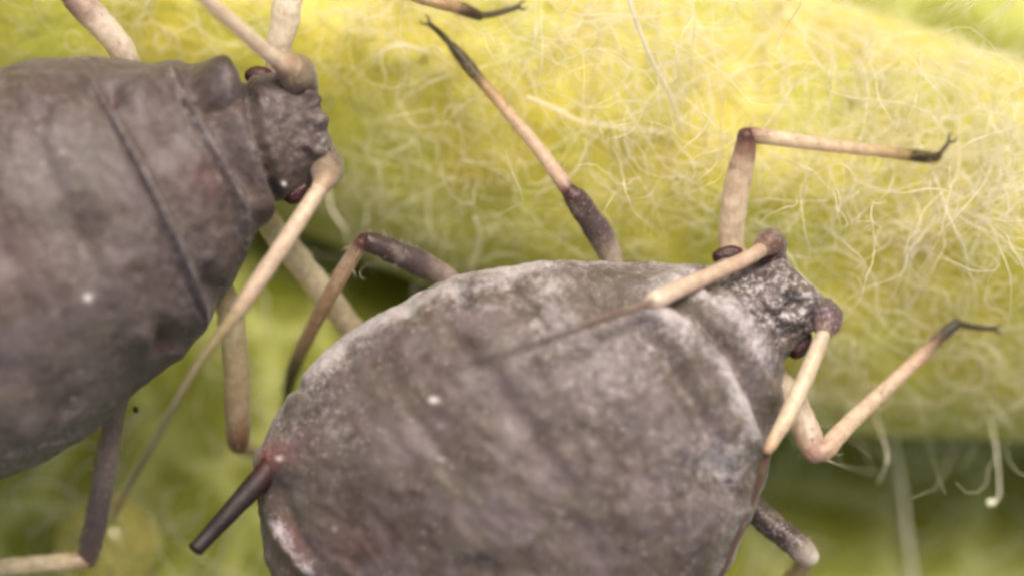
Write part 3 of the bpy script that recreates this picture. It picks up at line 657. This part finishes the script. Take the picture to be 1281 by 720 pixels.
FEET = [([(1136, 194), (1174, 196), (1190, 174), (1204, 166)], 9), ([(600, 100), (530, 24)], 10), ([(1150, 448), (1198, 404), (1250, 412)], 10), ([(568, 8), (600, 20), (655, 7)], 9),
        ([(934, 170), (1136, 194)], 7), ([(712, 240), (600, 100)], 7), ([(1032, 562), (1150, 448)], 7), ([(932, 186), (918, 300)], 9), ([(716, 244), (760, 315)], 10), ([(550, 345), (455, 300)], 12)]
def wool(n, region, length, lift, rad, curl, seed, surf=stem_w, steps=13, sides=4, keep=None):
    g = np.random.default_rng(seed)
    x = g.uniform(region[0], region[1], n * 3); y = g.uniform(region[2], region[3], n * 3)
    if surf is stem_w:
        t, b = stem_edges(x); ok = (y > t + 6) & (y < b - 4)
    else: ok = np.ones(len(x), bool)
    dens = 0.5 + 0.5 * fbm(np.stack([x / 100, y / 100, 0 * x + seed], -1), 0.9, 2, seed)
    ok &= g.random(len(x)) < np.clip(dens * 1.3, 0.08, 1)
    if keep is not None: ok &= keep(x, y, g)
    x, y = x[ok][:n], y[ok][:n]; n = len(x)
    Ln = length * np.exp(g.normal(0, 0.45, n)); Lf = lift * np.exp(g.normal(0, 0.5, n))
    ang = g.uniform(0, 2 * np.pi, n); k = g.normal(0, curl, n); kink = g.normal(0, 1, (steps, n))
    w0 = surf(x, y); X = [x]; Y = [y]; Z = [w0 - 0.02]
    u = np.linspace(0, 1, steps)
    endup = g.uniform(0.05, 1.0, n)
    kk = np.cumsum(kink, 0); rev = g.uniform(0.3, 0.8, n)
    for i in range(1, steps):
        sgn = np.where(u[i] > rev, -1, 1)
        ang = ang + k * sgn / steps * 2.1 + kink[i] * 0.20 + np.where(g.random(n) < 0.06, g.normal(0, 1.1, n), 0)
        x = x + np.cos(ang) * Ln / steps; y = y + np.sin(ang) * Ln / steps
        prof = np.sin(np.pi * np.minimum(u[i] * 0.75, 1)) * (1 - u[i] * (1 - endup))
        base = surf(x, y)
        if surf is stem_w:
            t, b = stem_edges(x); out = (y < t) | (y > b); base = np.where(out, np.maximum(Z[-1] - 0.10, base), base)
        X.append(x); Y.append(y); Z.append(base + Lf * prof + 0.04 * kk[i] * 0.3)
    X = np.array(X).T; Y = np.array(Y).T; Z = np.array(Z).T
    pt = plan(X, Y, Z)
    kf = D / (D - Z); qx = 640.5 + (X - 640.5) * kf; qy = 360 + (Y - 360) * kf
    bad = (inside(qx, qy, OUT_R) | inside(qx, qy, OUT_L)).sum(1) > 2
    if surf is stem_w:
        t, b = stem_edges(X); bad |= (Y > b + 60).any(1)
    for ln, dd in FEET: bad |= ((poly_dist(qx, qy, ln)[0] < dd) & (Z > 0.1)).any(1)
    pt = pt[~bad]; n = len(pt)
    R = rad * np.exp(g.normal(0, 0.3, n))[:, None] * (1 - 0.55 * u[None])
    T = np.gradient(pt, axis=1); T /= np.linalg.norm(T, axis=-1, keepdims=True) + 1e-9
    A = np.cross(T, np.array([0.13, 0.31, 0.94])); A /= np.linalg.norm(A, axis=-1, keepdims=True) + 1e-9
    B = np.cross(T, A)
    th = np.linspace(0, 2 * np.pi, sides, endpoint=False)
    V = pt[:, :, None] + R[:, :, None, None] * (np.cos(th)[None, None, :, None] * A[:, :, None] + np.sin(th)[None, None, :, None] * B[:, :, None])
    F = grid_faces(steps, sides)[None] + (np.arange(n) * steps * sides)[:, None, None]
    return V.reshape(-1, 3), F.reshape(-1, 4)

def add_wool(name, label, parts, mat):
    Vs, Fs, o = [], [], 0
    for v, f in parts: Vs.append(v); Fs.append(f + o); o += len(v)
    ob = make_mesh(name, np.vstack(Vs), np.vstack(Fs), None, mat)
    ob['kind'] = 'stuff'; ob['label'] = label; ob['category'] = 'hairs'
    return ob
right = lambda x, y, g: g.random(len(x)) < np.clip((x - 350 + (250 - y) * 0.8) / 700, 0.05, 1)
upright = lambda x, y, g: g.random(len(x)) < np.clip((x - 600 + (150 - y) * 1.6) / 550, 0.0, 1)
add_wool('stem_wool', 'tangled pale woolly hairs covering the yellow green stem', [
    wool(1500, (-150, 1400, -330, 620), 55, 0.5, 0.0046, 1.6, 1, steps=9, sides=3), wool(650, (-150, 1400, -330, 620), 100, 0.6, 0.0064, 1.6, 11, sides=3),
    wool(520, (-250, 1500, -330, 620), 140, 0.85, 0.0068, 1.5, 2, sides=3, keep=right),
    wool(1200, (450, 1450, -280, 300), 150, 1.7, 0.0074, 1.0, 3, sides=3, keep=upright),
    wool(300, (500, 1500, 200, 640), 110, 0.85, 0.0066, 2.0, 4, sides=3),
], M_HAIR)
add_wool('leaf_wool', 'sparse blurred hairs on the green leaf below', [
    wool(160, (-200, 500, 420, 900), 130, 0.5, 0.010, 1.2, 8, surf=leaf_w),
    wool(80, (900, 1500, 500, 900), 180, 1.0, 0.011, 1.2, 9, surf=leaf_w),
], M_HAIR)
